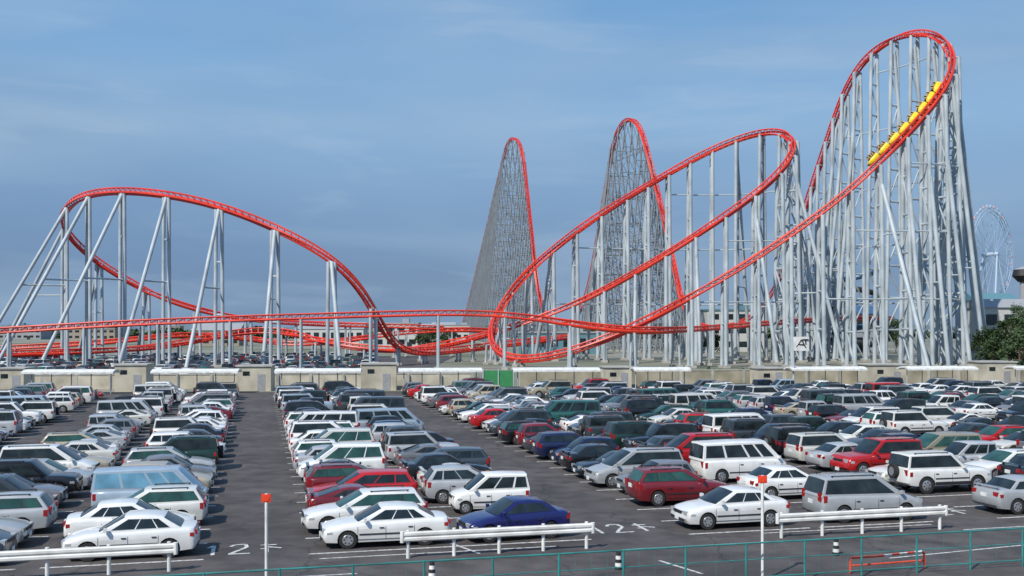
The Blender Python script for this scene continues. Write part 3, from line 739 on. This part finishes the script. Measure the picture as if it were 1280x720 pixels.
# ---------------------------------------------------------------- trees
def tree_mesh(name, h, rad, seed):
    rnd = random.Random(seed); b = MB()
    b.tube((0, 0, 0), (0.1, 0, h*.35), .28, 'bark', 8, r2=.2); b.tube((.1, 0, h*.35), (0, .15, h*.8), .2, 'bark', 7, r2=.06)
    cl = []
    for k in range(22):
        a_ = rnd.uniform(0, 6.28); zz = rnd.uniform(.3, .98); rr = rad*math.sin(math.pi*min(1, (zz-.15)/.9))**.6*rnd.uniform(.4, 1.15)
        c_ = Vector((math.cos(a_)*rr, math.sin(a_)*rr, zz*h)); cl.append(c_)
        b.tube((0, .05, max(h*.25, zz*h-rr*.8)), c_, .08, 'bark', 5, r2=.02)
    for c_ in cl:
        cr = rad*rnd.uniform(.2, .4)
        for j in range(120):
            d = Vector((rnd.gauss(0, 1), rnd.gauss(0, 1), rnd.gauss(0, .7))).normalized()*cr*rnd.uniform(.4, 1.25)
            q = c_+d; s = rnd.uniform(.12, .3)
            x = Vector((rnd.uniform(-1, 1), rnd.uniform(-1, 1), rnd.uniform(-.6, .6))).normalized(); y = x.orthogonal().normalized()
            b.add([q-x*s, q+y*s*.6, q+x*s, q-y*s*.6], [(0, 1, 2, 3)], 'leaf')
    return b.mesh(name)
TM = [tree_mesh("tree_a", 9, 3.2, 1), tree_mesh("tree_b", 7, 3.0, 2), tree_mesh("tree_c", 11, 3.4, 3)]
for (px, Y, k, s) in ((1240, 165, 1, .8), (1256, 170, 0, .72), (1274, 160, 1, 1.0), (1290, 175, 2, .8), (1310, 170, 0, 1), (1232, 195, 1, 1), (1262, 200, 0, 1.0), (1278, 205, 2, 1.05), (1300, 220, 0, 1), (1320, 225, 2, 1), (1340, 215, 1, 1), (536, 350, 1, 1), (548, 355, 0, .9), (562, 352, 1, .9), (525, 360, 1, .8), (870, 260, 1, .8), (890, 262, 1, .8), (1100, 300, 2, 1), (1120, 300, 0, 1.1), (735, 300, 1, 1), (990, 320, 2, 1)):
    o = bpy.data.objects.new("broadleaf_tree", TM[k]); sc.collection.objects.link(o)
    o.location = ((px-640)*Y/F, Y, 0); o.scale = (s, s, s); o.rotation_euler = (0, 0, random.uniform(0, 6))
def foliage_mass(name, p, q, h, dep, n, seed, s0=.2, s1=.45):
    rnd = random.Random(seed); b = MB()
    for k in range(n):
        t = rnd.random(); hh = h*(.65+.35*math.sin(t*37)*math.sin(t*91+1))
        c_ = p.lerp(q, t)+Vector((0, rnd.uniform(-dep, dep)/2, rnd.uniform(.05, 1)*hh)); s = rnd.uniform(s0, s1)
        x = Vector((rnd.uniform(-1, 1), rnd.uniform(-1, 1), rnd.uniform(-1, 1))).normalized(); y = x.orthogonal().normalized()
        b.add([c_-x*s, c_+y*s*.7, c_+x*s, c_-y*s*.7], [(0, 1, 2, 3)], 'leaf')
    b.obj(name)
foliage_mass("clipped_hedge", far_pt(1215, 11), far_pt(1400, 11), 3.4, 2, 7000, 5)
foliage_mass("distant_tree_line", Vector((-500, 720, 0)), Vector((520, 720, 0)), 9, 8, 9000, 6, 1.2, 2.4)
foliage_mass("shrub_row", far_pt(800, 10), far_pt(1200, 10), 2.4, 1.5, 2500, 8)

# ---------------------------------------------------------------- light & sky
sv = Vector((-.55, -.72, .95)).normalized()
el = math.asin(sv.z); rot = math.atan2(sv.x, sv.y)
w = bpy.data.worlds.new("World"); sc.world = w; w.use_nodes = True; nt = w.node_tree
bg = nt.nodes["Background"]; bg.inputs["Strength"].default_value = .1
sky = nt.nodes.new("ShaderNodeTexSky"); sky.sky_type = 'NISHITA'; sky.sun_disc = False
sky.sun_elevation = el; sky.sun_rotation = rot; sky.air_density = 1.0; sky.dust_density = 1.2; sky.ozone_density = 2.0
tc = nt.nodes.new("ShaderNodeTexCoord"); sp = nt.nodes.new("ShaderNodeSeparateXYZ"); nt.links.new(tc.outputs["Generated"], sp.inputs[0])
ramp = nt.nodes.new("ShaderNodeValToRGB"); cr = ramp.color_ramp
cr.elements[0].position = 0.0; cr.elements[0].color = (.17, .29, .46, 1)
cr.elements[1].position = .5; cr.elements[1].color = (.13, .31, .62, 1)
for pz, cc in ((.05, (.17, .28, .46)), (.10, (.20, .34, .55)), (.19, (.27, .46, .70)), (.30, (.19, .40, .70))):
    e = cr.elements.new(pz); e.color = (*cc, 1)
nt.links.new(sp.outputs["Z"], ramp.inputs["Fac"])
sc10 = nt.nodes.new("ShaderNodeVectorMath"); sc10.operation = 'SCALE'; sc10.inputs["Scale"].default_value = 10.0
nt.links.new(ramp.outputs["Color"], sc10.inputs[0])
mx = nt.nodes.new("ShaderNodeMix"); mx.data_type = 'RGBA'; mx.inputs["Factor"].default_value = .9
nt.links.new(sky.outputs["Color"], mx.inputs[6]); nt.links.new(sc10.outputs[0], mx.inputs[7])
def cloud(last, scale, loc, nscale, p0, p1, col, amt, rough=.5):
    mp = nt.nodes.new("ShaderNodeMapping"); mp.inputs["Scale"].default_value = scale; mp.inputs["Location"].default_value = loc
    nt.links.new(tc.outputs["Generated"], mp.inputs["Vector"])
    nz = nt.nodes.new("ShaderNodeTexNoise"); nz.inputs["Scale"].default_value = nscale; nz.inputs["Detail"].default_value = 8; nz.inputs["Roughness"].default_value = rough
    nz.inputs["Distortion"].default_value = .4
    nt.links.new(mp.outputs[0], nz.inputs["Vector"])
    r2 = nt.nodes.new("ShaderNodeValToRGB"); r2.color_ramp.elements[0].position = p0; r2.color_ramp.elements[1].position = p1
    r2.color_ramp.elements[0].color = (0, 0, 0, 1); r2.color_ramp.elements[1].color = (amt, amt, amt, 1)
    nt.links.new(nz.outputs["Fac"], r2.inputs["Fac"])
    m2 = nt.nodes.new("ShaderNodeMix"); m2.data_type = 'RGBA'; m2.inputs[7].default_value = (*col, 1)
    nt.links.new(r2.outputs["Color"], m2.inputs["Factor"]); nt.links.new(last, m2.inputs[6]); return m2.outputs[2]
o1 = cloud(mx.outputs[2], (1.2, 1.2, 4.0), (.3, 0, .2), 1.5, .45, .75, (1.4, 2.5, 4.4), .4)
o2 = cloud(o1, (1.4, 1.4, 6.0), (1.7, .4, .9), 1.8, .42, .74, (3.5, 4.9, 6.6), .6, .5)
o3 = cloud(o2, (2, 2, 12.0), (4.1, 2.0, .3), 2.2, .56, .8, (4.8, 6.0, 7.4), .35, .55)
nt.links.new(o3, bg.inputs["Color"])
sd = bpy.data.lights.new("sun", 'SUN'); sd.energy = 4.5; sd.angle = math.radians(.55); sd.color = (1, .95, .87)
so = bpy.data.objects.new("sun", sd); sc.collection.objects.link(so); so.rotation_euler = (-sv).to_track_quat('-Z', 'Y').to_euler()
# ---------------------------------------------------------------- camera
cd = bpy.data.cameras.new("camera"); cam = bpy.data.objects.new("camera", cd); sc.collection.objects.link(cam)
cam.location = (0, 0, H); cam.rotation_euler = (math.pi/2, 0, 0)
cd.sensor_width = 36; cd.lens = 36*F/1280; cd.shift_y = 50/1280; cd.clip_end = 12000; cd.clip_start = .5
sc.camera = cam
sc.view_settings.view_transform = 'Standard'; sc.view_settings.look = 'None'; sc.view_settings.exposure = 0
print("cars", cnt[0])
